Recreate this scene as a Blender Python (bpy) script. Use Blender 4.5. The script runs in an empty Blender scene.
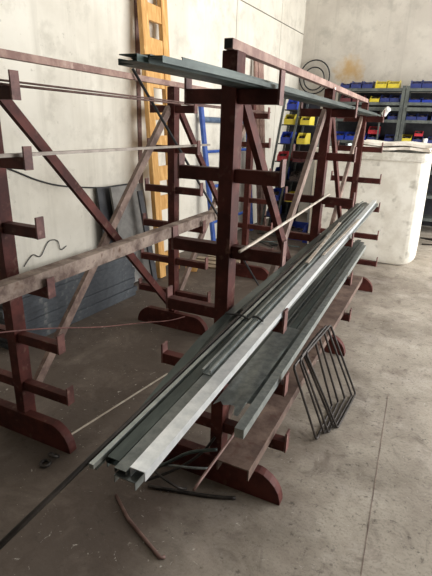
import bpy, bmesh, math, random
from mathutils import Vector, Matrix
random.seed(7)
S = bpy.context.scene
COL = S.collection
V = Vector

# ------------------------------------------------------------------ materials
def srgb(r, g, b):
    f = lambda c: (c/255/12.92) if c/255 <= .04045 else ((c/255+.055)/1.055)**2.4
    return (f(r), f(g), f(b), 1)

def mat(name, c1, c2=None, rough=.6, metal=0., scale=8., detail=6., lo=.4, hi=.62, stretch=(1, 1, 1), bump=0., c3=None, s3=40., spec=.5):
    m = bpy.data.materials.new(name); m.use_nodes = True
    nt = m.node_tree; N = nt.nodes; L = nt.links
    b = N['Principled BSDF']; b.inputs['Roughness'].default_value = rough; b.inputs['Metallic'].default_value = metal
    b.inputs['Specular IOR Level'].default_value = spec
    if c2 is None:
        b.inputs['Base Color'].default_value = c1; return m
    tc = N.new('ShaderNodeTexCoord'); mp = N.new('ShaderNodeMapping'); mp.inputs['Scale'].default_value = stretch
    L.new(tc.outputs['Object'], mp.inputs['Vector'])
    no = N.new('ShaderNodeTexNoise'); no.inputs['Scale'].default_value = scale; no.inputs['Detail'].default_value = detail
    no.inputs['Roughness'].default_value = .65
    L.new(mp.outputs[0], no.inputs['Vector'])
    r = N.new('ShaderNodeValToRGB'); r.color_ramp.elements[0].position = lo; r.color_ramp.elements[1].position = hi
    r.color_ramp.elements[0].color = c1; r.color_ramp.elements[1].color = c2
    L.new(no.outputs['Fac'], r.inputs['Fac'])
    out = r.outputs['Color']
    if c3 is not None:
        n3 = N.new('ShaderNodeTexNoise'); n3.inputs['Scale'].default_value = s3; n3.inputs['Detail'].default_value = 4
        L.new(mp.outputs[0], n3.inputs['Vector'])
        r3 = N.new('ShaderNodeValToRGB'); r3.color_ramp.elements[0].position = .6; r3.color_ramp.elements[1].position = .72
        L.new(n3.outputs['Fac'], r3.inputs['Fac'])
        mx = N.new('ShaderNodeMixRGB'); L.new(r3.outputs['Color'], mx.inputs['Fac']); L.new(out, mx.inputs['Color1']); mx.inputs['Color2'].default_value = c3
        out = mx.outputs['Color']
    L.new(out, b.inputs['Base Color'])
    if bump:
        bp = N.new('ShaderNodeBump'); bp.inputs['Strength'].default_value = bump; bp.inputs['Distance'].default_value = .01
        L.new(no.outputs['Fac'], bp.inputs['Height']); L.new(bp.outputs['Normal'], b.inputs['Normal'])
    return m

M = {}
M['paint'] = mat('oxide_paint', srgb(58, 25, 21), srgb(86, 42, 36), .62, 0, 6, c3=srgb(94, 66, 57), s3=22, spec=.22)
M['plate'] = mat('worn_oxide_paint', srgb(78, 42, 38), srgb(114, 74, 67), .6, 0, 12, c3=srgb(134, 102, 92), s3=26)
M['paint_dusty'] = mat('dusty_oxide_paint', srgb(122, 92, 83), srgb(158, 130, 117), .7, 0, 9, c3=srgb(170, 146, 134), s3=30)
M['paint_dirty'] = mat('dirty_oxide_paint', srgb(88, 68, 60), srgb(128, 107, 95), .7, 0, 8, c3=srgb(128, 108, 98), s3=26)
M['tube_shade'] = mat('shaded_tube_end', srgb(14, 12, 12))
M['galv'] = mat('galvanised_steel', srgb(92, 97, 96), srgb(124, 128, 126), .42, .7, 26, lo=.35, hi=.65)
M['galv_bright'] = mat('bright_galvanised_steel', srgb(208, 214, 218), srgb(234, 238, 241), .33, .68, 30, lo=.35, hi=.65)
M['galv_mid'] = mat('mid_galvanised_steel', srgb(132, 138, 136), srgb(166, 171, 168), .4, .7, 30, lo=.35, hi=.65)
M['galv_dark'] = mat('dull_green_grey_steel', srgb(48, 56, 54), srgb(74, 83, 80), .42, .6, 14, stretch=(1, .3, 1))
M['green'] = mat('green_coated_steel', srgb(20, 42, 38), srgb(34, 60, 54), .45, .2, 14)
M['rust'] = mat('rusty_channel', srgb(72, 52, 44), srgb(112, 92, 80), .75, 0, 7, detail=9, c3=srgb(74, 46, 36), s3=16, bump=.2)
M['dustyrust'] = mat('dust_covered_channel', srgb(88, 70, 62), srgb(150, 134, 122), .8, 0, 9, detail=9, c3=srgb(90, 66, 54), s3=18, bump=.2)
M['rod'] = mat('dark_steel_rod', srgb(40, 36, 34), srgb(66, 60, 56), .5, .5, 12)
M['rodlight'] = mat('pale_steel_rod', srgb(168, 156, 142), srgb(196, 188, 176), .5, .3, 12)
M['rodmid'] = mat('dull_steel_bar', srgb(122, 112, 103), srgb(150, 140, 130), .55, .2, 12)
M['rodbrown'] = mat('brown_steel_rod', srgb(84, 58, 52), srgb(112, 86, 78), .6, .2, 12)
M['black'] = mat('black_rubber', srgb(22, 22, 24), srgb(40, 40, 42), .6, 0, 10)
M['orange'] = mat('orange_wood', srgb(188, 138, 74), srgb(212, 166, 102), .6, 0, 5, stretch=(4, 4, .6), c3=srgb(236, 196, 130), s3=10)
M['slate'] = mat('slate_sheet', srgb(46, 49, 54), srgb(72, 76, 80), .6, 0, 7, c3=srgb(104, 104, 102), s3=14)
M['greyboard'] = mat('grey_board', srgb(104, 102, 98), srgb(128, 125, 120), .8, 0, 6)
M['darkboard'] = mat('dark_board', srgb(44, 44, 48), srgb(66, 66, 68), .7, 0, 6)
M['bluepaint'] = mat('blue_paint', srgb(34, 66, 140), srgb(58, 92, 164), .5, 0, 10)
M['bluegrey'] = mat('blue_grey_pipe', srgb(70, 88, 112), srgb(100, 116, 136), .5, .2, 10)
M['tub'] = mat('cream_plastic', srgb(212, 206, 192), srgb(232, 228, 216), .55, 0, 5, detail=9, c3=srgb(182, 177, 164), s3=9)
M['tubrim'] = mat('dirty_cream_plastic', srgb(200, 194, 180), srgb(230, 226, 214), .6, 0, 12, detail=9, c3=srgb(112, 106, 96), s3=8)
M['foam'] = mat('off_white_foam', srgb(226, 216, 200), srgb(240, 234, 222), .8, 0, 8)
M['shelf'] = mat('grey_green_shelf_steel', srgb(72, 76, 74), srgb(100, 104, 98), .55, .2, 10)
M['shelfdark'] = mat('dark_shelf_panel', srgb(30, 30, 34), srgb(46, 46, 50), .6, .1, 10)
M['binblue'] = mat('blue_bin_plastic', srgb(34, 56, 150), srgb(48, 72, 172), .4)
M['binnavy'] = mat('navy_bin_plastic', srgb(40, 50, 104), srgb(56, 66, 122), .45)
M['binyellow'] = mat('yellow_bin_plastic', srgb(206, 186, 52), srgb(222, 204, 86), .4)
M['binred'] = mat('red_bin_plastic', srgb(172, 42, 52), srgb(190, 62, 68), .4)
M['binmaroon'] = mat('maroon_bin_plastic', srgb(92, 40, 46), srgb(112, 56, 60), .5)
M['parts'] = mat('dark_small_parts', srgb(40, 36, 38), srgb(92, 78, 74), .6, .2, 60)
M['white'] = mat('white_plastic', srgb(232, 230, 224), srgb(244, 242, 238), .5)
M['timber'] = mat('weathered_timber', srgb(120, 104, 84), srgb(150, 134, 112), .8, 0, 6, stretch=(1, 1, 8))
M['ceil'] = mat('ceiling_sheet', srgb(120, 118, 114), srgb(136, 134, 128), .8)
M['lamp'] = mat('lamp_housing', srgb(210, 210, 208), srgb(220, 220, 218), .5)

def floor_mat():
    m = bpy.data.materials.new('concrete_floor'); m.use_nodes = True
    nt = m.node_tree; N = nt.nodes; L = nt.links; b = N['Principled BSDF']
    b.inputs['Roughness'].default_value = .72; b.inputs['Specular IOR Level'].default_value = .3
    tc = N.new('ShaderNodeTexCoord')
    def noise(scale, det, lo, hi, ca, cb, dist=0., st=(1, 1, 1)):
        mp = N.new('ShaderNodeMapping'); mp.inputs['Scale'].default_value = st; L.new(tc.outputs['Object'], mp.inputs['Vector'])
        n = N.new('ShaderNodeTexNoise'); n.inputs['Scale'].default_value = scale; n.inputs['Detail'].default_value = det
        n.inputs['Roughness'].default_value = .68; n.inputs['Distortion'].default_value = dist
        L.new(mp.outputs[0], n.inputs['Vector'])
        r = N.new('ShaderNodeValToRGB'); r.color_ramp.elements[0].position = lo; r.color_ramp.elements[1].position = hi
        r.color_ramp.elements[0].color = ca; r.color_ramp.elements[1].color = cb
        L.new(n.outputs['Fac'], r.inputs['Fac']); return n, r.outputs['Color']
    W = (1, 1, 1, 1); K = (0, 0, 0, 1)
    n1, c = noise(1.1, 8, .36, .66, srgb(124, 115, 103), srgb(178, 169, 155))
    def over(c, fac, col):
        mx = N.new('ShaderNodeMixRGB'); L.new(fac, mx.inputs['Fac']); L.new(c, mx.inputs['Color1']); mx.inputs['Color2'].default_value = col
        return mx.outputs['Color']
    _, f = noise(2.6, 9, .52, .7, K, (.7, .7, .7, 1)); c = over(c, f, srgb(186, 177, 166))
    _, f = noise(5, 9, .54, .68, K, (.6, .6, .6, 1), 1.2); c = over(c, f, srgb(86, 74, 66))
    # shade plus some dirt painted in around the racks (x < -0.6), fading towards the aisle
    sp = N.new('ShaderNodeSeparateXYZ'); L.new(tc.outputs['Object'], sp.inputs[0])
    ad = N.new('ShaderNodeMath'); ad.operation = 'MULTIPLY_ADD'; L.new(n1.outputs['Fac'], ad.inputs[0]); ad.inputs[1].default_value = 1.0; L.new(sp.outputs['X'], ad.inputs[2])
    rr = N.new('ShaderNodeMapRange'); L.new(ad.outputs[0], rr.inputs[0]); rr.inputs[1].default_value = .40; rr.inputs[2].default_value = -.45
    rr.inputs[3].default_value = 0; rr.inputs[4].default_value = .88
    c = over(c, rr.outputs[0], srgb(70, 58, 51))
    _, f = noise(70, 4, .5, .68, K, (.45, .45, .45, 1)); c = over(c, f, srgb(92, 83, 74))
    _, f = noise(26, 5, .58, .68, K, (.75, .75, .75, 1)); c = over(c, f, srgb(70, 62, 56))
    _, f = noise(14, 6, .64, .7, K, (.8, .8, .8, 1), 2.5); c = over(c, f, srgb(190, 184, 174))
    _, f = noise(3.1, 9, .5, .72, K, (.4, .4, .4, 1), .6); c = over(c, f, srgb(140, 127, 116))
    L.new(c, b.inputs['Base Color'])
    bp = N.new('ShaderNodeBump'); bp.inputs['Strength'].default_value = .25; bp.inputs['Distance'].default_value = .01
    nb, _ = noise(18, 8, 0, 1, K, W); L.new(nb.outputs['Fac'], bp.inputs['Height']); L.new(bp.outputs[0], b.inputs['Normal'])
    return m
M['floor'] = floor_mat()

def wall_mat(name, ca, cb, stain, streaks, rust=None):
    m = bpy.data.materials.new(name); m.use_nodes = True
    nt = m.node_tree; N = nt.nodes; L = nt.links; b = N['Principled BSDF']
    b.inputs['Roughness'].default_value = .85; b.inputs['Specular IOR Level'].default_value = .2
    tc = N.new('ShaderNodeTexCoord')
    def noise(scale, det, lo, hi, st=(1, 1, 1), mx=1.):
        mp = N.new('ShaderNodeMapping'); mp.inputs['Scale'].default_value = st; L.new(tc.outputs['Object'], mp.inputs['Vector'])
        n = N.new('ShaderNodeTexNoise'); n.inputs['Scale'].default_value = scale; n.inputs['Detail'].default_value = det; n.inputs['Roughness'].default_value = .65
        L.new(mp.outputs[0], n.inputs['Vector'])
        r = N.new('ShaderNodeMapRange'); r.inputs[1].default_value = lo; r.inputs[2].default_value = hi; r.inputs[4].default_value = mx
        L.new(n.outputs['Fac'], r.inputs[0]); return r.outputs[0]
    def over(c, fac, col):
        mx = N.new('ShaderNodeMixRGB'); L.new(fac, mx.inputs['Fac'])
        if isinstance(c, tuple): mx.inputs['Color1'].default_value = c
        else: L.new(c, mx.inputs['Color1'])
        mx.inputs['Color2'].default_value = col; return mx.outputs['Color']
    c = over(ca, noise(1.3, 8, .38, .64), cb)
    c = over(c, noise(3.5, 9, .52, .7, mx=.75), stain)
    c = over(c, noise(16, 5, .64, .7, mx=.7), stain)
    if streaks: c = over(c, noise(2.2, 6, .52, .7, st=(3, 3, .12), mx=.55), streaks)
    if rust:
        d = N.new('ShaderNodeVectorMath'); d.operation = 'DISTANCE'; L.new(tc.outputs['Object'], d.inputs[0]); d.inputs[1].default_value = rust
        nn = noise(6, 6, .3, .7, mx=.25)
        a = N.new('ShaderNodeMath'); a.operation = 'ADD'; L.new(d.outputs['Value'], a.inputs[0]); L.new(nn, a.inputs[1])
        r = N.new('ShaderNodeMapRange'); L.new(a.outputs[0], r.inputs[0]); r.inputs[1].default_value = .42; r.inputs[2].default_value = .16; r.inputs[3].default_value = 0; r.inputs[4].default_value = .75
        c = over(c, r.outputs[0], srgb(176, 136, 66))
    L.new(c, b.inputs['Base Color']); return m
M['wall'] = wall_mat('whitewashed_concrete', srgb(206, 200, 186), srgb(222, 217, 204), srgb(180, 174, 160), srgb(190, 184, 170))
M['wallback'] = wall_mat('grey_rendered_concrete', srgb(186, 179, 168), srgb(204, 198, 186), srgb(166, 160, 150), srgb(160, 154, 144), rust=(-1.67, 8.94, 2.56))

# ------------------------------------------------------------------ mesh helpers
class MB:
    def __init__(s): s.bm = bmesh.new()
    def box(s, lo, hi, rot=None, pivot=None):
        vs = [V((x, y, z)) for x in (lo[0], hi[0]) for y in (lo[1], hi[1]) for z in (lo[2], hi[2])]
        if rot is not None:
            pv = V(pivot) if pivot is not None else (V(lo)+V(hi))/2
            vs = [rot @ (v-pv) + pv for v in vs]
        b = [s.bm.verts.new(v) for v in vs]
        for f in ((0, 1, 3, 2), (4, 6, 7, 5), (0, 4, 5, 1), (2, 3, 7, 6), (0, 2, 6, 4), (1, 5, 7, 3)): s.bm.faces.new([b[i] for i in f])
        return s
    def prism(s, prof, p0, p1, up=(0, 0, 1)):
        """extrude the 2-D outline prof (side, up) from p0 to p1"""
        p0, p1 = V(p0), V(p1); d = (p1-p0).normalized(); sd = d.cross(V(up)).normalized(); u = sd.cross(d)
        A = [s.bm.verts.new(p0 + sd*a + u*b) for a, b in prof]; B = [s.bm.verts.new(p1 + sd*a + u*b) for a, b in prof]
        n = len(prof); s.bm.faces.new(A); s.bm.faces.new(B[::-1])
        for i in range(n): s.bm.faces.new((A[i], B[i], B[(i+1) % n], A[(i+1) % n]))
        return s
    def sweep(s, prof, pts):
        pts = [V(p) for p in pts]; rings = []; n = len(prof)
        for i, p in enumerate(pts):
            d = (pts[min(i+1, len(pts)-1)]-pts[max(i-1, 0)]).normalized(); sd = d.cross(V((0, 0, 1))).normalized(); u = sd.cross(d)
            rings.append([s.bm.verts.new(p + sd*a + u*b) for a, b in prof])
        s.bm.faces.new(rings[0]); s.bm.faces.new(rings[-1][::-1])
        for A, B in zip(rings, rings[1:]):
            for i in range(n): s.bm.faces.new((A[i], B[i], B[(i+1) % n], A[(i+1) % n]))
        return s
    def bar(s, p0, p1, w, h, up=(0, 0, 1)):
        return s.prism([(-w/2, -h/2), (w/2, -h/2), (w/2, h/2), (-w/2, h/2)], p0, p1, up)
    def tube(s, pts, r, n=8, closed=False):
        pts = [V(p) for p in pts]; rings = []; m = len(pts); ref = None
        for i, p in enumerate(pts):
            if closed: d = pts[(i+1) % m]-pts[i-1]
            else: d = pts[min(i+1, m-1)]-pts[max(i-1, 0)]
            d.normalize()
            if ref is None: ref = d.orthogonal().normalized()
            ref = (ref - d*ref.dot(d))
            if ref.length < 1e-4: ref = d.orthogonal()
            ref.normalize(); q = d.cross(ref)
            rings.append([s.bm.verts.new(p + (ref*math.cos(2*math.pi*k/n)+q*math.sin(2*math.pi*k/n))*r) for k in range(n)])
        for i in range(m if closed else m-1):
            a, b = rings[i], rings[(i+1) % m]
            for k in range(n): s.bm.faces.new((a[k], a[(k+1) % n], b[(k+1) % n], b[k]))
        if not closed: s.bm.faces.new(rings[0][::-1]); s.bm.faces.new(rings[-1])
        return s
    def mesh(s, name, m, bevel=0., smooth=False):
        bmesh.ops.recalc_face_normals(s.bm, faces=s.bm.faces)
        if bevel:
            es = [e for e in s.bm.edges if len(e.link_faces) == 2 and e.calc_face_angle(0) > .6]
            bmesh.ops.bevel(s.bm, geom=es, offset=bevel, segments=2, profile=.7, affect='EDGES', clamp_overlap=True)
        me = bpy.data.meshes.new(name); s.bm.to_mesh(me); s.bm.free(); me.materials.append(M[m])
        if smooth:
            for p in me.polygons: p.use_smooth = True
        return me
    def build(s, name, m, parent=None, bevel=0., smooth=False, loc=None):
        o = bpy.data.objects.new(name, s.mesh(name, m, bevel, smooth)); COL.objects.link(o)
        if parent is not None: o.parent = parent
        if loc is not None: o.location = loc
        return o

def tag(o, label, cat, group=None):
    o['label'] = label; o['category'] = cat
    if group: o['group'] = group
    return o
def empty(name, loc, label, cat, group=None):
    o = bpy.data.objects.new(name, None); COL.objects.link(o); o.location = loc; o.empty_display_size = .1
    return tag(o, label, cat, group)
def struct(o): o['kind'] = 'structure'; return o
def inst(name, me, parent, loc):
    o = bpy.data.objects.new(name, me); COL.objects.link(o); o.parent = parent; o.location = loc; return o
def recenter(o):
    """put a one-mesh thing's origin at its base centre"""
    me = o.data; n = len(me.vertices)
    c = V((sum(v.co.x for v in me.vertices)/n, sum(v.co.y for v in me.vertices)/n, min(v.co.z for v in me.vertices)))
    for v in me.vertices: v.co -= c
    o.location = c; return o
def smooth_path(pts, k=6):
    pts = [V(p) for p in pts]; out = []
    for i in range(len(pts)-1):
        p0, p1, p2, p3 = pts[max(i-1, 0)], pts[i], pts[i+1], pts[min(i+2, len(pts)-1)]
        for j in range(k):
            t = j/k
            out.append(.5*((2*p1)+(p2-p0)*t+(2*p0-5*p1+4*p2-p3)*t*t+(3*p1-p0-3*p2+p3)*t**3))
    return out+[pts[-1]]

# ------------------------------------------------------------------ room
FX0, FX1, FY0, FY1, H = -4.2, 4.2, -4.5, 10.2, 5.2
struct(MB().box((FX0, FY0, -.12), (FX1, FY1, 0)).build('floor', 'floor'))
a4 = math.radians(4); WD = V((math.sin(a4), math.cos(a4), 0)); WN = V((math.cos(a4), -math.sin(a4), 0))   # side wall: direction, inward normal
W0 = V((-3.2, 0, 0))
def wl(t, d=0., z=0.): return W0 + WD*t + WN*d + V((0, 0, z))
tc_ = 9.03
# whitewashed precast panels with joints between them
wm = MB()
def slab(t0, t1, z0, z1, d0, d1):
    p = [(d0, z0), (d1, z0), (d1, z1), (d0, z1)]
    wm.prism([(a, b) for a, b in p], wl(t0), wl(t1))
vj = [-4.4, .3, 4.245, 6.375, 7.95, tc_]
for i in range(len(vj)-1):
    for z0, z1 in ((0, 3.185), (3.2, H)):
        slab(vj[i]+(.006 if i else 0), vj[i+1]-(.006 if i < len(vj)-2 else 0), z0, z1, -.15, 0)
slab(-4.4, tc_, 0, H, -.2, -.13)
struct(wm.build('wall_left', 'wall'))
c0 = wl(tc_)
BD = WN                                                   # direction of the back wall, to the right
bw = MB(); bw.prism([(0, 0), (.2, 0), (.2, H), (0, H)], c0+BD*7.2, c0-BD*.2)
struct(bw.build('wall_back', 'wallback'))
jm = MB(); jm.box((-.03, -.02, 0), (.03, .012, H))
struct(jm.build('trim_1', 'rodbrown', loc=wl(4.235, -.002))).rotation_euler = (0, 0, -a4-math.pi/2)
# right wall with the open roller door that lights the room, wall behind the camera, ceiling
RX = 3.6
struct(MB().box((RX, FY0, 0), (RX+.2, 1.9, H)).box((RX, 7.9, 0), (RX+.2, FY1, H)).box((RX, 1.9, 3.8), (RX+.2, 7.9, H)).build('wall_right', 'wall'))
struct(MB().box((FX0, FY0-.2, 0), (FX1, FY0, H)).build('wall_front', 'greyboard'))
struct(MB().box((FX0, FY0, H), (FX1, FY1, H+.1)).build('ceiling', 'ceil'))
jt = MB(); jt.bar((-.02, 2.75, .0006), (.02, 1.1, .0006), .0035, .001); struct(jt.build('trim_2', 'dustyrust'))

# ------------------------------------------------------------------ racks
ZT = [1.780, 1.493, 1.200, .926, .645, .370]
def AL(l): return .1475+.0285*(l+1)
ARM_H = .05
def ztop(l): return ZT[l]-(.058 if l == 0 else .045)
def make_rack(loc, sp, label, topoff=0.):
    root = empty('cantilever_rack', loc, label, 'rack')
    up = MB().box((-.029, -.035, 0), (.029, .04, 1.842)).mesh('upright', 'paint', bevel=.004)
    prof = [(-.33, 0), (.33, 0), (.328, .025), (.318, .06), (.30, .09), (.275, .115), (.245, .134), (.22, .142), (-.22, .142), (-.245, .134), (-.275, .115), (-.30, .09), (-.318, .06), (-.328, .025)]
    ft = MB().prism(prof, (0, .005, 0), (0, -.045, 0)).mesh('foot', 'paint', bevel=.004)
    arms = {}
    for l in range(6):
        for sd in (-1, 1):
            a, b = sorted((sd*.0295, sd*AL(l)))
            am = MB().box((a, -.022, ztop(l)-ARM_H), (b, .022, ztop(l))).mesh('arm', 'paint', bevel=.003)
            e0, e1 = sorted((sd*AL(l), sd*(AL(l)+.009)))
            em = MB().box((e0, -.0225, ztop(l)-ARM_H-.002), (e1, .0225, ZT[l])).mesh('end_plate', 'plate', bevel=.002)
            arms[l, sd] = (am, em)
    for i in range(3):
        inst('upright', up, root, (0, i*sp, 0)); inst('foot', ft, root, (0, i*sp, 0))
        for k in arms:
            o = inst('arm', arms[k][0], root, (0, i*sp, 0)); inst('end_plate', arms[k][1], o, (0, 0, 0))
    for i in range(2):
        y0, y1 = i*sp+.042, (i+1)*sp-.036
        MB().bar((.014, y0, 1.72), (.014, y1, .18), .026, .05, up=(1, 0, 0) if False else (0, 0, 1)).build('brace', 'paint', root)
        MB().bar((-.014, y0, .18), (-.014, y1, 1.70), .026, .055).build('brace', 'paint_dirty', root)
    r = MB().bar((0, -.05, 1.8595), (0, 2*sp+.05, 1.8595), .034, .034).build('top_rail', 'paint_dusty', root, bevel=.004)
    MB().box((-.014, -.0515, 1.8455), (.014, -.0505, 1.8735)).build('tube_end_shade', 'tube_shade', r)  # dark plate paints the shade inside the rail's open end
    return root
XA, YA, SA = -.6991, 1.6025, 1.5785
XB, YB, SB = -1.7568, 1.4314, 1.5516
RA = make_rack((XA, YA, 0), SA, 'oxide red cantilever rack carrying the big pile of galvanised profiles')
RB = make_rack((XB, YB, 0), SB, 'oxide red cantilever rack with few bars on it, beside the whitewashed side wall')

# ------------------------------------------------------------------ steel sections
def chan(w, h, t=.002, kind='down'):
    a = w/2
    if kind == 'down': return [(-a, 0), (-a, h), (a, h), (a, 0), (a-t, 0), (a-t, h-t), (-a+t, h-t), (-a+t, 0)]
    if kind == 'up': return [(-a, 0), (a, 0), (a, h), (a-t, h), (a-t, t), (-a+t, t), (-a+t, h), (-a, h)]
    if kind == 'lip':
        l = min(.008, h*.4)
        return [(-a, 0), (a, 0), (a, h), (a-l, h), (a-l, h-t), (a-t, h-t), (a-t, t), (-a+t, t), (-a+t, h-t), (-a+l, h-t), (-a+l, h), (-a, h)]
    if kind == 'left':   # open towards -side
        return [(-a, 0), (a, 0), (a, h), (-a, h), (-a, h-t), (a-t, h-t), (a-t, t), (-a, t)]
    return [(-a, 0), (a, 0), (a, h), (-a, h)]
def section(name, label, cat, p0, p1, w, h, m, kind='down', group=None, t=.002):
    o = MB().prism(chan(w, h, t, kind), p0, p1).build(name, m)
    recenter(o); return tag(o, label, cat, group)
def rod(name, label, cat, pts, r, m, group=None, n=8):
    o = MB().tube(pts, r, n).build(name, m, smooth=True); recenter(o); return tag(o, label, cat, group)

# --- main pile on the fourth-level right arms of rack A
z4 = ztop(3)+.0006
GP = 'galvanised profiles in the main pile'
PILE = [  # xnear, ynear, xfar, yfar, w, z, h, material, kind, label
 (-.472, .600, -.484, 4.86, .054, 0, .020, 'galv', 'down', 'grey steel channel at the bottom right of the main pile, under the bright one'),
 (-.527, .640, -.541, 4.80, .050, 0, .022, 'galv_dark', 'lip', 'dull green-grey lipped channel with slotted end in the bottom layer of the main pile'),
 (-.569, .610, -.586, 4.82, .028, 0, .020, 'galv_dark', 'down', 'dull green-grey narrow channel near the left edge of the main pile'),
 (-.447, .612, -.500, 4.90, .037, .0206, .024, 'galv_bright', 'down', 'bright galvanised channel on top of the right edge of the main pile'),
 (-.486, .605, -.537, 4.70, .030, .0226, .012, 'galv', 'down', 'grey strip channel lying just left of the bright galvanised channel'),
 (-.519, .625, -.571, 4.76, .031, .0226, .012, 'galv_dark', 'down', 'dark narrow channel with slots on the second layer of the main pile'),
 (-.497, 1.03, -.548, 4.40, .028, .0352, .016, 'galv_mid', 'lip', 'shorter pale lipped channel on top of the main pile, starting beyond its near end'),
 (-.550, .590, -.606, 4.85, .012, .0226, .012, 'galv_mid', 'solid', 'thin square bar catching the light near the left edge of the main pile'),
]
for xn, yn, xf, yf, w, z, h, m, k, lab in PILE:
    section('steel_profile', lab, 'steel profile', (xn, yn, z4+z), (xf, yf, z4+z), w, h, m, k, GP)
dm = MB().sweep(chan(.034, .020, .002, 'down'), [(-.583, .66, .846), (-.586, .77, .846), (-.606, 1.0, .864), (-.624, 1.26, .8815), (-.632, 1.5, z4), (-.634, 2.4, z4), (-.634, 4.75, z4)]).build('steel_profile', 'galv_dark')
tag(recenter(dm), 'dull channel whose near end sags below the left edge of the main pile', 'steel profile', GP)
rod('steel_rod', 'long thin dark rod sticking out furthest towards the viewer from the main pile', 'rod', [(-.562, .30, z4+.0275), (-.574, .9, z4+.0265), (-.622, 3.6, z4+.0265)], .006, 'rod')
section('flat_bar', 'pale flat bar lying slantwise on the far half of the main pile', 'flat bar', (-.519, 2.25, z4+.053), (-.575, 3.45, z4+.053), .018, .005, 'rodlight', 'solid')
section('flat_bar', 'narrow pale flat bar beside the slanting one on the main pile', 'flat bar', (-.480, 2.45, z4+.053), (-.476, 3.7, z4+.046), .014, .004, 'rodlight', 'solid')
rod('tie_wire', 'dark tie wire laid across the main pile beside the near upright', 'wire', smooth_path([(-.645, 1.50, z4+.025), (-.62, 1.49, z4+.028), (-.57, 1.47, z4+.042), (-.53, 1.455, z4+.040), (-.505, 1.45, z4+.058), (-.47, 1.44, z4+.05)]), .004, 'black')

# --- lower pile, fifth level
z5 = ztop(4)+.0006
LP = [
 (-.445, 1.19, -.450, 4.10, .034, .036, 'galv_mid', 'solid', 'pale box section with square near end on the lower pile, outermost on the right'),
 (-.482, 1.36, -.486, 4.25, .034, .026, 'galv', 'down', 'grey steel channel on the lower pile, next to the pale box section'),
 (-.520, 1.42, -.524, 4.32, .034, .028, 'galv_dark', 'down', 'dark steel channel on the lower pile, third from the right'),
 (-.558, 1.40, -.562, 4.30, .034, .024, 'galv', 'lip', 'grey lipped channel on the lower pile, second from the uprights'),
 (-.602, 1.45, -.606, 4.15, .044, .024, 'galv_dark', 'down', 'dark channel on the lower pile next to the uprights'),
]
for xn, yn, xf, yf, w, h, m, k, lab in LP:
    section('steel_profile', lab, 'steel profile', (xn, yn, z5), (xf, yf, z5), w, h, m, k, 'profiles on the lower pile')
# bent sheet with a ragged near end on the lower pile
sm = MB(); random.seed(3); W_ = 7; LN = 10
grid = []
for j in range(LN):
    y = 1.30+j*.085; row = []
    for i in range(W_):
        x = -.585+i*.018
        yy = y + (random.uniform(-.05, .05) if j == 0 else 0)
        row.append(sm.bm.verts.new((x, yy, z5+.038+.004*math.sin(i*1.3+j)*(1 if j < 3 else .3)+(-.006*(1 if j == 0 else 0))*(i/6))))
    grid.append(row)
for j in range(LN-1):
    for i in range(W_-1): sm.bm.faces.new((grid[j][i], grid[j][i+1], grid[j+1][i+1], grid[j+1][i]))
bmesh.ops.solidify(sm.bm, geom=sm.bm.faces[:], thickness=.0015)
tag(recenter(sm.build('sheet_strip', 'galv_mid', smooth=True)), 'thin grey sheet strip with a crumpled near end on the lower pile', 'metal sheet')
# --- wide brown channel on the sixth level
z6 = ztop(5)+.0006
section('steel_channel', 'wide brown dusty channel on the lowest right arms, right above the near foot', 'steel channel', (-.505, 1.30, z6), (-.478, 4.0, z6), .135, .05, 'rust', 'down', t=.006)
rod('steel_rod', 'thin rusty rod with a thick end beside the wide brown channel', 'rod', [(-.578, 1.12, z6+.05), (-.576, 1.17, z6+.0555), (-.545, 2.6, z6+.0575)], .006, 'rodbrown')
# --- top bundle on the first-level right arms
z1 = ztop(0)+.0006
TB = [
 (-.650, .90, -.650, 4.75, .040, 0, .013, 'galv_dark', 'lip', 'green-grey channel on the inner side of the high bundle, bottom layer'),
 (-.604, .845, -.604, 4.70, .044, 0, .014, 'green', 'left', 'green coated channel with dark open end low in the high bundle'),
 (-.558, .875, -.558, 4.72, .036, 0, .013, 'galv_dark', 'down', 'narrow grey channel at the outer edge of the high bundle'),
 (-.628, .93, -.628, 4.65, .044, .0146, .009, 'green', 'down', 'dark channel on top of the high bundle'),
 (-.578, .99, -.580, 4.60, .040, .0146, .009, 'galv_dark', 'lip', 'grey lipped channel on the outer top of the high bundle'),
]
for xn, yn, xf, yf, w, z, h, m, k, lab in TB:
    pts = []
    for t in (yn, 1.1, 1.3, 1.57, 3.0, yf):
        dz = -.006*max(0, (1.57-t)/.75)**1.6
        pts.append((xn+(xf-xn)*(t-yn)/(yf-yn), t, z1+z+dz))
    o = MB().sweep(chan(w, h, .002, k), pts).build('steel_profile', m); recenter(o); tag(o, lab, 'steel profile', 'profiles in the high bundle')
# --- loose pieces on rack A
rod('steel_rod', 'pale thin rod lying slantwise across the third-level arms of the middle rack', 'rod', [(-.60, 1.50, ztop(2)+.007), (-.60, 1.62, ztop(2)+.0072), (-.647, 3.28, ztop(2)+.0075)], .0065, 'rodlight')
section('steel_offcut', 'short pale steel offcut lying on a far left arm of the middle rack', 'offcut', (-.82, 4.735, ztop(1)+.003), (-.76, 4.785, ztop(1)+.003), .05, .02, 'galv_mid', 'down')
section('paper_tag', 'small white tag hanging between top rail and high bundle', 'tag', (-.672, 3.19, 1.762), (-.672, 3.215, 1.762), .003, .09, 'white', 'solid')

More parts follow.
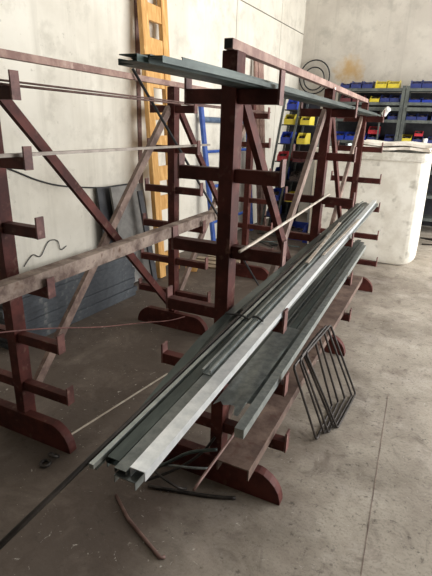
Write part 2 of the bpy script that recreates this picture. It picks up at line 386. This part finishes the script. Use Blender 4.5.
# --- rack B load
def lev(l): return ztop(l)+.0006
section('steel_beam', 'dust-covered rusty channel on the fourth-level arms of the rack by the wall', 'beam', (-1.55, .85, lev(3)), (-1.55, 3.42, lev(3)), .07, .07, 'dustyrust', 'left', t=.007)
rod('steel_rod', 'upper of two thin brown rods on the top arms of the rack by the wall', 'rod', [(-1.640, 1.2, lev(0)+.0215), (-1.6365, 2.98, lev(0)+.0165), (-1.634, 4.75, lev(0)+.0165)], .0045, 'rodbrown', 'two thin rods on the wall rack')
rod('steel_rod', 'lower of two thin brown rods on the top arms of the rack by the wall', 'rod', [(-1.640, 1.2, lev(0)+.006), (-1.634, 4.70, lev(0)+.006)], .0055, 'rodbrown', 'two thin rods on the wall rack')
section('flat_bar', 'pale grey flat bar on the second-level arms of the rack by the wall', 'flat bar', (-1.60, .9, lev(1)), (-1.60, 3.25, lev(1)), .03, .014, 'rodmid', 'solid')
rod('steel_rod', 'thin rod sagging from the fifth-level arm of the wall rack to its far foot', 'rod', smooth_path([(-1.60, .95, .80), (-1.60, 1.4314, .645), (-1.60, 1.877, .475), (-1.60, 2.277, .342), (-1.60, 2.65, .215), (-1.605, 2.90, .150)]), .0035, 'plate')

# --- leaning rod frames
def frame(label, b0, b1, lean, r=.0065):
    b0, b1 = V((b0[0], b0[1], r)), V((b1[0], b1[1], r)); l = V(lean)
    pts = [b0, b1, b1+l, b0+l]; out = []
    for i in range(4):
        p, q, n = pts[i], pts[i-1], pts[(i+1) % 4]
        out += [p+(q-p).normalized()*.012, p+(n-p).normalized()*.012]
    o = MB().tube(out, r, 8, closed=True).build('rod_frame', 'rod', smooth=False); recenter(o)
    return tag(o, label, 'rod frame', 'bent rod frames leaning on the rack')
frame('rectangular rod frame leaning on the rack, outermost and furthest right', (-.246, 2.235), (-.210, 2.645), (-.178, -.21, .53))
frame('rectangular rod frame leaning on the rack, second from the right', (-.262, 2.228), (-.228, 2.615), (-.176, -.21, .535))
frame('rectangular rod frame leaning on the rack, middle one of the five', (-.282, 2.170), (-.262, 2.560), (-.152, -.205, .535))
frame('rectangular rod frame leaning on the rack, second nearest the viewer', (-.300, 2.150), (-.292, 2.500), (-.132, -.215, .53))
frame('rectangular rod frame leaning on the rack, innermost and nearest the viewer', (-.328, 2.080), (-.318, 2.440), (-.112, -.22, .53))

# --- scrap and small things on the floor
SC = [
 ('bent strip of scrap steel pointing at the near foot, topmost of the scrap heap', [(-1.02, 1.42, .02), (-.90, 1.46, .10), (-.80, 1.50, .17), (-.68, 1.545, .20)], .008, 'galv_dark'),
 ('bent rod in the scrap heap reaching up beside the near foot', [(-.98, 1.40, .012), (-.86, 1.49, .06), (-.76, 1.54, .15), (-.70, 1.56, .25)], .007, 'rod'),
 ('curved scrap rod lying flat on the floor in front of the near foot', [(-.95, 1.38, .012), (-.80, 1.42, .01), (-.66, 1.46, .01), (-.56, 1.50, .01)], .008, 'rod'),
 ('hooked scrap wire in the heap under the pile end', [(-1.05, 1.50, .012), (-.96, 1.44, .05), (-.88, 1.40, .07), (-.80, 1.40, .05), (-.78, 1.44, .02)], .006, 'rod'),
 ('pale twisted strip in the scrap heap under the pile end', [(-.96, 1.50, .03), (-.86, 1.45, .11), (-.76, 1.46, .13), (-.70, 1.50, .12)], .006, 'galv'),
]
for lab, pts, r, m in SC: rod('scrap_rod', lab, 'scrap', smooth_path(pts, 4), r, m, 'scrap heap by the near foot')
rod('bent_bar', 'brown bent bar lying alone on the bare floor at the bottom of the picture', 'bar', [(-1.05, 1.27, .008), (-.926, 1.188, .008), (-.705, 1.092, .008), (-.690, 1.105, .008)], .008, 'rodbrown')
def ring(label, loc, tilt):
    o = MB().tube([(math.cos(t*math.pi/8)*.022, math.sin(t*math.pi/8)*.022, 0) for t in range(16)], .008, 8, closed=True).build('pipe_ring', 'rod', smooth=True, loc=loc)
    o.rotation_euler = tilt; return tag(o, label, 'ring', 'pipe rings on the floor')
ring('small dark pipe ring lying on the floor by the wall rack foot', (-1.483, 1.275, .008), (0, 0, 0))
ring('small dark pipe ring tilted against another by the wall rack foot', (-1.478, 1.328, .019), (-.6, 0, 0))
section('steel_strip', 'thin pale strip lying on the floor between the two racks', 'strip', (-1.53, 1.50, .0004), (-1.40, 2.30, .0004), .012, .003, 'rodlight', 'solid')

# ------------------------------------------------------------------ things along the side wall
# orange ladder
ld = empty('ladder', (-2.60, 4.15, 0), 'orange wooden ladder leaning upright against the whitewashed wall', 'ladder')
def ladder(root, foot0, foot1, top0, top1, m, w, d, nr, rw, rh, rung):
    o = root.location
    f0, f1, t0, t1 = [V(p)-o for p in (foot0, foot1, top0, top1)]
    for f, t in ((f0, t0), (f1, t1)): MB().prism([(-w/2, -d/2), (w/2, -d/2), (w/2, d/2), (-w/2, d/2)], f, t, up=(1, 0, 0)).build('rail', m, root, bevel=.004)
    for k in range(nr):
        u = (k+.6)/nr; a = f0.lerp(t0, u); b = f1.lerp(t1, u)
        MB().bar(a, b, rw, rh, up=(t0-f0)).build(rung, m, root)
    return root
ladder(ld, (-2.52, 4.02, .003), (-2.52, 4.33, .003), (-2.86, 4.20, 3.35), (-2.86, 4.58, 3.35), 'orange', .115, .05, 11, .03, .15, 'rung')
# blue frame
bf = empty('scaffold_frame', (-2.65, 6.0, 0), 'blue tubular scaffold frame leaning on the whitewashed wall behind the racks', 'scaffold frame')
def tb(root, name, a, b, r, m): return MB().tube([V(a)-root.location, V(b)-root.location], r, 10).build(name, m, root, smooth=False)
tb(bf, 'post', (-2.58, 5.48, .03), (-2.765, 5.36, 1.86), .036, 'bluepaint'); tb(bf, 'post', (-2.49, 6.68, .03), (-2.665, 6.68, 1.86), .036, 'bluepaint')
for z, m, r in ((.35, 'bluepaint', .022), (.82, 'bluepaint', .022), (1.27, 'bluepaint', .02), (1.66, 'bluegrey', .036)):
    t = z/1.86
    tb(bf, 'crossbar', (-2.58-.185*t, 5.48-.12*t, z), (-2.49-.175*t, 6.68, z), r, m)
# panels
def lean_panel(name, label, t0, t1, z, foot, th, m, cat='panel', top=.03):
    a, b = wl(t0, foot), wl(t1, foot); root = (a+b)/2
    pm = MB(); up = (WN*(-(foot-top))+V((0, 0, z))).normalized(); nrm = WD.cross(up)
    pts = []
    for p in (a, b):
        pts.append((p-root, p-root+up*z))
    vs = []
    for off in (0, th):
        vs.append([pm.bm.verts.new(q + nrm*off*(-1 if nrm.dot(WN) > 0 else 1)*-1 + V((0, 0, .012))) for q in (pts[0][0], pts[1][0], pts[1][1], pts[0][1])])
    pm.bm.faces.new(vs[0]); pm.bm.faces.new(vs[1][::-1])
    for i in range(4): pm.bm.faces.new((vs[0][i], vs[0][(i+1) % 4], vs[1][(i+1) % 4], vs[1][i]))
    o = pm.build(name, m, loc=root); return tag(o, label, cat)
lean_panel('board_panel', 'dark board leaning on the wall behind the grey board', 3.50, 3.98, .99, .16, .02, 'darkboard')
lean_panel('board_panel', 'grey board leaning on the wall beside the orange ladder', 3.60, 4.10, .995, .27, .025, 'greyboard', top=.11)
lean_panel('perforated_strip', 'narrow dark metal strip leaning upright next to the orange ladder', 3.86, 3.93, .95, .42, .02, 'darkboard', 'metal strip', top=.24)
# stack of slate sheets
WL = ['bottom', 'second from the bottom', 'third from the bottom', 'fourth from the bottom', 'middle', 'fourth from the top', 'third from the top', 'second from the top', 'topmost']
for k in range(9):
    j = random.uniform(-.03, .03)
    a, b = wl(2.05+j, .33+random.uniform(-.012, .012), k*.047), wl(3.46+j, .33+random.uniform(-.012, .012), k*.047)
    section('slate_plank', 'dark slate-grey plank in the stack by the wall, %s' % WL[k], 'plank', a, b, .36, .0455, 'slate', 'solid', 'slate-grey planks stacked by the wall')
# black rod and cables on the wall
rod('steel_rod', 'thin black rod leaning from the floor against the top rail of the wall rack', 'rod', [(-1.728, 2.46, 1.90), (-1.265, 3.94, .01)], .009, 'black')
def wallwire(label, pts, r, m): return rod('cable', label, 'cable', smooth_path([wl(t, .012, z) for t, z in pts], 6), r, m)
wallwire('black cable drooping along the whitewashed wall behind the wall rack', [(2.2, 1.36), (2.56, 1.24), (2.85, 1.12), (3.1, 1.05), (3.45, 1.0), (3.8, .97)], .007, 'black')
wallwire('short kinked black wire low on the whitewashed wall', [(2.62, .42), (2.72, .50), (2.80, .47), (2.90, .58), (3.0, .57), (3.03, .48), (3.10, .50)], .004, 'black')
# boards, scraps and yellow block on the floor at the foot of the wall
for k, (x0, y0, x1, y1) in enumerate([(-2.60, 4.55, -2.10, 4.65), (-2.55, 4.72, -2.02, 4.80), (-2.52, 4.88, -1.98, 4.98), (-2.45, 5.05, -1.95, 5.13)]):
    section('timber_board', 'weathered board on the floor behind the wall rack, %s of four' % ('nearest', 'second nearest', 'third nearest', 'furthest')[k], 'board', (x0, y0, .0005), (x1, y1, .0005), .10, .022, 'timber', 'solid', 'weathered boards on the floor')
yb = MB().prism([(-.06, 0), (.06, 0), (.07, .05), (.03, .10), (-.05, .09)], (-2.42, 4.40, 0), (-2.30, 4.45, 0)).build('foam_block', 'orange', bevel=.006); tag(recenter(yb), 'small yellowish block on the floor at the foot of the ladder', 'block')
# tall reddish channels leaning on the wall behind the middle rack
for k, (t, dz) in enumerate([(6.87, 0), (6.98, .03), (7.09, -.03)]):
    p0, p1 = wl(t, .30), wl(t+.03, .05, 2.55+dz)
    section('steel_channel', 'tall dusty red channel leaning on the wall behind the near upright, %s of three' % ('left', 'middle', 'right')[k], 'steel channel', p0+V((0, 0, .02)), p1, .075, .03, 'paint_dusty', 'down', 'tall channels leaning on the wall', t=.005)
# tangle of scrap behind
rt = random.Random(12)
for k in range(7):
    x, y = -1.80+rt.uniform(-.3, .25), 5.9+rt.uniform(-.35, .35); a = rt.uniform(-.9, .9); L_ = rt.uniform(.25, .55)
    d = V((math.cos(a), math.sin(a), 0))*L_/2; z = .012+k*.017
    rod('scrap_bar', 'short dark scrap bar in the tangle on the floor behind the racks, %s' % ['lowest', 'second lowest', 'third lowest', 'middle one', 'third highest', 'second highest', 'highest'][k], 'scrap', [V((x, y, z))-d, V((x, y, z+.003)), V((x, y, z))+d], .010, ('rod', 'rodbrown', 'galv_dark')[k % 3], 'scrap bars on the floor behind')

# ------------------------------------------------------------------ plastic bins
def bin_mesh(w, d, h, m):
    b = MB(); t = .006
    b.box((-w/2, 0, 0), (w/2, d, t)); b.box((-w/2, d-t, t), (w/2, d, h)); b.box((-w/2+t, 0, t), (w/2-t, t, h*.5))
    for s in (-1, 1):
        x0, x1 = sorted((s*w/2, s*(w/2-t)))
        prof = [(0, t), (d-t, t), (d-t, h), (d*.3, h), (0, h*.5)]
        A = [b.bm.verts.new((x0, y, z)) for y, z in prof]; B = [b.bm.verts.new((x1, y, z)) for y, z in prof]
        b.bm.faces.new(A[::-1]); b.bm.faces.new(B)
        for i in range(5): b.bm.faces.new((A[i], A[(i+1) % 5], B[(i+1) % 5], B[i]))
    b.box((-w/2+t, -.006, h*.44), (w/2-t, 0, h*.52))           # front lip
    return b.mesh('bin', m)
bmesh_cache = {}
def storage_bin(label, loc, w, d, h, m, group, rot=0., fill=True):
    k = (round(w, 3), round(d, 3), round(h, 3), m)
    if k not in bmesh_cache:
        pm = MB(); r2 = random.Random(5)
        pm.box((-w/2+.008, .008, .0065), (w/2-.008, d-.008, h*.48))
        for q in range(14):
            x, y = r2.uniform(-w/2+.03, w/2-.03), r2.uniform(.03, d-.03); s_ = r2.uniform(.01, .022)
            pm.box((x-s_, y-s_, h*.48), (x+s_, y+s_, h*.48+s_*1.5))
        bmesh_cache[k] = (bin_mesh(w, d, h, m), pm.mesh('contents', 'parts'))
    body, cont = bmesh_cache[k]
    r = bpy.data.objects.new('storage_bin', body); COL.objects.link(r); r.location = loc; r.rotation_euler = (0, 0, rot); tag(r, label, 'storage bin', group)
    if fill:
        c = bpy.data.objects.new('contents', cont); COL.objects.link(c); c.parent = r
    return r

# ------------------------------------------------------------------ shelving along the back wall
SY, SD = 8.2, .5
LEV = [.25, .62, 1.0, 1.43, 1.77, 2.03, 2.235]
def shelving(x0, x1, label):
    w = x1-x0; r = empty('shelving_unit', ((x0+x1)/2, SY+SD/2, 0), label, 'shelving unit', 'grey shelving units at the back')
    for sx in (-1, 1):
        for sy in (-1, 1):
            p = MB(); x = sx*(w/2-.025); y = sy*(SD/2-.02)
            p.box((x-.025, y-.02, 0), (x+.025, y+.02, 2.27)); p.build('post', 'shelf', r)
    for z in LEV:
        MB().box((-w/2+.003, -SD/2+.045, z-.03), (w/2-.003, SD/2-.045, z)).box((-w/2+.051, -SD/2+.005, z-.045), (w/2-.051, -SD/2+.043, z)).build('shelf', 'shelf', r)
    MB().box((-w/2+.05, SD/2-.035, .05), (w/2-.05, SD/2-.02, 2.2)).build('dark_back', 'shelfdark', r)
    MB().box((-w/2+.051, -SD/2-.012, 1.90), (w/2-.051, -SD/2+.004, 1.955)).build('front_beam', 'shelf', r)
    for fx in (.24,) if x0 < -1 else (.36,):
        MB().box((fx*1.0-.012, -SD/2+.006, 1.432), (fx+.012, -SD/2+.03, 1.898)).build('divider', 'shelf', r)
    return r
shelving(-1.75, -.625, 'grey steel shelving unit with bins, left one behind the cream tub')
shelving(-.615, .60, 'grey steel shelving unit with bins, right one behind the cream tub')
def shelf_bins(z, items, row):
    for x, w, h, m, lab in items:
        storage_bin('%s on %s' % (lab, row), (x, SY+.05, z+.0006), w, .34, h, m, 'bins on the back shelving')
T = 'the top of the back shelving'
shelf_bins(2.235, [(-1.58, .15, .10, 'binnavy', 'dark blue bin, leftmost'), (-1.40, .16, .12, 'binnavy', 'dark blue bin, second from the left'), (-1.22, .16, .12, 'binnavy', 'dark blue bin left of the yellow pair'),
  (-1.01, .17, .13, 'binyellow', 'yellow bin, left of the pair'), (-.82, .17, .13, 'binyellow', 'yellow bin, right of the pair'),
  (-.49, .16, .13, 'binnavy', 'blue bin, left one on the right unit'), (-.32, .16, .13, 'binnavy', 'blue bin, right one on the right unit'), (-.13, .17, .11, 'binyellow', 'yellow bin at the right edge of the picture')], T)
T = 'the second shelf at the back'
shelf_bins(2.03, [(-1.54, .17, .11, 'binmaroon', 'maroon bin at the left end'), (-1.34, .17, .11, 'binmaroon', 'maroon bin next to the left end'), (-1.08, .15, .10, 'binyellow', 'single yellow bin'), (-.92, .14, .12, 'binnavy', 'navy bin right of the yellow one'), (-.77, .14, .12, 'binnavy', 'navy bin by the middle post'),
  (-.47, .17, .075, 'binblue', 'low blue bin nearest the middle post'), (-.28, .17, .075, 'binblue', 'low blue bin, middle of the right three'), (-.09, .17, .075, 'binblue', 'low blue bin by the picture edge')], T)
T = 'the third shelf at the back'
shelf_bins(1.77, [(-1.56, .17, .11, 'binmaroon', 'maroon bin, leftmost'), (-1.37, .16, .11, 'parts', 'dark grey bin'), (-1.18, .16, .11, 'binnavy', 'navy bin'), (-1.0, .15, .11, 'binmaroon', 'maroon bin by the scoop'), (-.76, .15, .10, 'binnavy', 'navy bin by the middle post'),
  (-.48, .15, .10, 'binnavy', 'navy bin, left on the right unit'), (-.32, .15, .10, 'binnavy', 'navy bin, middle on the right unit'), (-.11, .15, .10, 'binnavy', 'navy bin at the picture edge')], T)
T = 'the fourth shelf at the back'
shelf_bins(1.43, [(-1.58, .16, .13, 'binblue', 'blue bin at the left end'), (-1.40, .16, .13, 'binblue', 'blue bin second from the left'), (-1.22, .16, .12, 'binblue', 'blue bin beside the far upright'), (-1.03, .16, .11, 'binnavy', 'navy bin under the red one'), (-.76, .15, .11, 'binnavy', 'navy bin left of the middle post'),
  (-.50, .15, .12, 'binyellow', 'yellow bin'), (-.33, .15, .10, 'binnavy', 'navy bin right of the yellow one'), (-.11, .14, .10, 'binnavy', 'navy bin at the picture edge')], T)
storage_bin('red bin stacked on a navy bin on the fourth shelf of the back shelving', (-1.03, SY+.06, 1.43+.111), .16, .30, .12, 'binred', 'bins on the back shelving')
storage_bin('small red bin stacked on a navy bin on the right shelving unit', (-.33, SY+.06, 1.43+.101), .12, .28, .08, 'binred', 'bins on the back shelving')
# white scoop standing out of a bin
sc = MB(); sc.tube([(0, 0, 0), (.02, -.02, .05)], .012, 8); sc.tube(smooth_path([(.02, -.02, .05), (.05, -.05, .10), (.09, -.08, .14)]), .045, 10)
tag(sc.build('scoop', 'white', loc=(-.91, SY-.02, 1.79), smooth=True), 'white plastic scoop sticking out of the shelving beside the far upright', 'scoop')
bt = MB(); bt.tube([(0, 0, 0), (0, 0, .05), (0, .0, .07)], .035, 12)
tag(bt.build('white_jar', 'white', loc=(-.215, SY+.04, 1.4306)), 'small white jar on the fourth shelf at the right edge of the picture', 'jar')

# ------------------------------------------------------------------ leaning bin rack in the corner
TX = .125    # sideways lean per metre
ar = empty('bin_rack', (-2.12, 6.75, 0), 'narrow grey bin rack leaning to the right, in front of the wall corner', 'bin rack')
AY0, AY1 = -.15, .25
for x in (-.195, .035):
    for y in (AY0, AY1):
        MB().bar((x, y, 0), (x+TX*2.06, y, 2.06), .028, .03, up=(0, 1, 0)).build('post', 'shelf', ar)
AZ = [.30, .55, .86, 1.13, 1.38, 1.64, 1.84]
for z in AZ:
    c = -.08+TX*z
    MB().box((c-.10, AY0+.016, z-.016), (c+.10, AY1-.016, z)).box((c+.101, AY0+.016, z-.012), (c+.30, AY1-.016, z)).build('shelf', 'shelfdark', ar)
bk = MB(); u0, u1 = AY1+.017, AY1+.026
bv = [bk.bm.verts.new((x+TX*z, y, z)) for y in (u0, u1) for x, z in ((-.18, .05), (.225, .05), (.225, 2.0), (-.18, 2.0))]
for f in ((0, 1, 2, 3), (7, 6, 5, 4), (0, 4, 5, 1), (1, 5, 6, 2), (2, 6, 7, 3), (3, 7, 4, 0)): bk.bm.faces.new([bv[i] for i in f])
bk.build('dark_back', 'shelfdark', ar)  # dark sheet added to blacken the gaps between the bins
GB = 'bins on the leaning rack'
def abin(z, dx, m, lab, w=.145, h=.14): storage_bin(lab+' on the leaning bin rack', (-2.12-.08+TX*z+dx, 6.75+AY0+.02, z+.0006), w, .30, h, m, GB)
abin(1.84, 0, 'binblue', 'blue bin at the top'); abin(1.64, 0, 'binyellow', 'yellow bin'); abin(1.64, .23, 'binyellow', 'yellow bin standing out to the right', .13, .12)
abin(1.38, 0, 'binblue', 'blue bin below the yellow ones', h=.16); abin(1.38, .23, 'binyellow', 'small yellow bin right of a blue one', .12, .15)
abin(1.13, 0, 'binred', 'red bin', h=.13); abin(1.13, .23, 'binmaroon', 'maroon bin right of the red one', .13, .11)
abin(.86, .005, 'binblue', 'blue bin below the red one', h=.17); abin(.86, .24, 'parts', 'dark grey bin right of a blue one', .13, .12)
abin(.55, 0, 'binblue', 'low blue bin near the bottom', h=.15); abin(.55, .23, 'binyellow', 'low yellow bin near the bottom', .12, .12)
abin(.30, 0, 'binnavy', 'navy bin at the bottom', h=.14)
# crates on the floor in front of the tub's left side
def crate(label, x, y, w, d, h, m): return storage_bin(label, (x, y, .0006), w, d, h, m, 'blue crates on the floor', fill=True)
crate('blue crate on the floor behind the middle rack, left one', -1.80, 6.55, .34, .42, .2, 'binblue'); crate('blue crate on the floor beside the cream tub', -1.51, 6.45, .16, .42, .22, 'binblue')
dp = MB().box((-.13, -.012, 0), (.13, .012, 1.75)).box((-.13, -.03, 1.70), (.13, -.012, 1.75)).build('grey_panel', 'greyboard', loc=(-1.78, 7.55, .02)); dp.rotation_euler = (-.06, .02, 0)
dp.location = (-1.80, 8.02, .003); tag(dp, 'narrow grey panel standing between bin rack and back shelving', 'panel')

# ------------------------------------------------------------------ cream tub
tub = empty('plastic_tub', (-.67, 6.4, 0), 'big cream plastic tub behind the far end of the middle rack', 'tub')
def rounded_loft(rings, m):
    b = MB(); prev = None; first = None
    for (x0, x1, y0, y1, z, r) in rings:
        pts = []
        for cx, cy, a0 in ((x1-r, y1-r, 0), (x0+r, y1-r, 90), (x0+r, y0+r, 180), (x1-r, y0+r, 270)):
            for k in range(7):
                a = math.radians(a0+k*15); pts.append(b.bm.verts.new((cx+r*math.cos(a), cy+r*math.sin(a), z)))
        if prev:
            n = len(pts)
            for i in range(n): b.bm.faces.new((prev[i], prev[(i+1) % n], pts[(i+1) % n], pts[i]))
        else: first = pts
        prev = pts
    b.bm.faces.new(first[::-1]); b.bm.faces.new(prev); return b
X0, X1, Y0, Y1 = -.74, .605, -.49, .55
rg = []
for k in range(8):
    a = k/7*math.pi/2; ins = .15*(1-math.sin(a)); rg.append((X0+ins, X1+.035-ins, Y0-.035+ins*.4, Y1-ins, .15*(1-math.cos(a))+.002, .13))
rg += [(X0-.01, X1+.012, Y0-.02, Y1+.02, 1.27, .13), (X0+.02, X1-.02, Y0+.02, Y1-.02, 1.27, .11), (X0+.05, X1-.05, Y0+.05, Y1-.05, .2, .09)]
rounded_loft(rg, 'tub').build('tub_body', 'tub', tub, smooth=False)
rm = [(X0-.01, X1+.015, Y0-.022, Y1+.02, 1.272, .13), (X0-.035, X1+.04, Y0-.05, Y1+.045, 1.272, .13), (X0-.04, X1+.045, Y0-.055, Y1+.05, 1.31, .13), (X0-.03, X1+.035, Y0-.045, Y1+.04, 1.365, .13), (X0+.02, X1-.02, Y0+.02, Y1-.02, 1.365, .11), (X0+.022, X1-.022, Y0+.022, Y1-.022, 1.272, .11)]
rounded_loft(rm, 'tubrim').build('rim', 'tubrim', tub)
# folded foam sheet lying on the tub's rim, right side
fm = MB(); rf = random.Random(4)
for lay in range(2):
    nx, ny = 12, 6; g = []
    for j in range(ny+1):
        row = []
        for i in range(nx+1):
            x = -.27+i*.85/nx+rf.uniform(-.01, .01)+lay*.03; y = -.56+j*1.13/ny+rf.uniform(-.01, .01)
            row.append(fm.bm.verts.new((x, y, 1.404+lay*.045+.009*math.sin(i*.9+lay)+.007*math.sin(j*1.7)+.016)))
        g.append(row)
    lo = [[fm.bm.verts.new(v.co-V((0, 0, .03))) for v in row] for row in g]
    for j in range(ny):
        for i in range(nx):
            fm.bm.faces.new((g[j][i], g[j][i+1], g[j+1][i+1], g[j+1][i])); fm.bm.faces.new((lo[j][i], lo[j+1][i], lo[j+1][i+1], lo[j][i+1]))
    for j in range(ny):
        for i, s in ((0, 0), (nx, 1)): fm.bm.faces.new((g[j][i], g[j+1][i], lo[j+1][i], lo[j][i]))
    for i in range(nx):
        for j in (0, ny): fm.bm.faces.new((g[j][i], lo[j][i], lo[j][i+1], g[j][i+1]))
fo = fm.build('foam_sheet', 'foam', loc=(-.67, 6.4, 0)); tag(fo, 'folded off-white foam sheet lying on the rim of the cream tub', 'foam sheet')
# scrap to the right of the tub
for k, (x0, y0, x1, y1, z) in enumerate([(.02, 7.3, .75, 7.55, .012), (.05, 7.6, .8, 7.35, .034), (-.02, 7.75, .7, 7.80, .012)]):
    rod('scrap_bar', 'dark scrap bar on the floor right of the cream tub, %s' % ('nearest', 'lying across the others', 'furthest')[k], 'scrap', [(x0, y0, z), ((x0+x1)/2, (y0+y1)/2, z), (x1, y1, z)], .011, 'rod', 'scrap bars right of the tub')
# hose coil in the corner
hc = MB(); P = c0 + BD*.30 - WD*.05
for k, r in enumerate((.28, .19)):
    hc.tube([P + BD*math.cos(t*math.pi/16)*r + V((0, 0, 2.48-k*.03+math.sin(t*math.pi/16)*r)) - WD*(.012+k*.02) for t in range(32)], .012, 8, closed=True)
tag(recenter(hc.build('hose_coil', 'black', smooth=True)), 'coil of black hose hanging on the back wall in the corner', 'hose')

# ------------------------------------------------------------------ ceiling lamps and daylight
def tubelamp(x, y, power, label):
    r = empty('ceiling_lamp', (x, y, H-.14), label, 'ceiling lamp', 'ceiling lamps')
    MB().box((-.16, -.75, .06), (.16, .75, .139)).build('housing', 'lamp', r)
    l = bpy.data.lights.new('lamp_light', 'AREA'); l.shape = 'RECTANGLE'; l.size = .3; l.size_y = 1.45; l.energy = power; l.color = (1, .98, .95)
    o = bpy.data.objects.new('lamp_light', l); COL.objects.link(o); o.location = (x, y, H-.10)
LAMP = 22
tubelamp(-1.9, 2.2, LAMP, 'ceiling lamp above the wall rack'); tubelamp(-1.2, 6.6, LAMP*1.3, 'ceiling lamp above the cream tub')
tubelamp(1.4, 1.2, LAMP*.6, 'ceiling lamp above the aisle near the viewer'); tubelamp(1.4, 5.6, LAMP*1.0, 'ceiling lamp above the far aisle')
l = bpy.data.lights.new('door_daylight', 'AREA'); l.shape = 'RECTANGLE'; l.size = 6.0; l.size_y = 3.5; l.energy = 640; l.color = (1, .995, .985)
o = bpy.data.objects.new('door_daylight', l); COL.objects.link(o); o.location = (RX+.1, 4.9, 1.95); o.rotation_euler = (0, math.radians(90), 0)
o.rotation_euler = V((-1, 0, 0)).to_track_quat('-Z', 'Y').to_euler()
w = bpy.data.worlds.new('sky'); S.world = w; w.use_nodes = True
w.node_tree.nodes['Background'].inputs[0].default_value = (.75, .85, 1, 1); w.node_tree.nodes['Background'].inputs[1].default_value = .8

# ------------------------------------------------------------------ camera
pt, rl, yw = [math.radians(a) for a in (19.9168, -1.881, 24.749)]
fwd = V((-math.sin(yw)*math.cos(pt), math.cos(yw)*math.cos(pt), -math.sin(pt)))
right = V((math.cos(yw), math.sin(yw), 0)); upv = right.cross(fwd)
R_ = right*math.cos(rl)-upv*math.sin(rl); U_ = R_.cross(fwd)
cam = bpy.data.cameras.new('camera'); co = bpy.data.objects.new('camera', cam); COL.objects.link(co)
mw = Matrix((R_, U_, -fwd)).transposed().to_4x4(); mw.translation = V((0, 0, 1.6)); co.matrix_world = mw
cam.sensor_fit = 'AUTO'; cam.sensor_width = 36; cam.lens = 449.55/576*36; cam.clip_start = .05
S.camera = co
S.view_settings.view_transform = 'Standard'; S.view_settings.look = 'None'; S.view_settings.gamma = 1; S.view_settings.use_curve_mapping = False
S.view_settings.exposure = 0.0
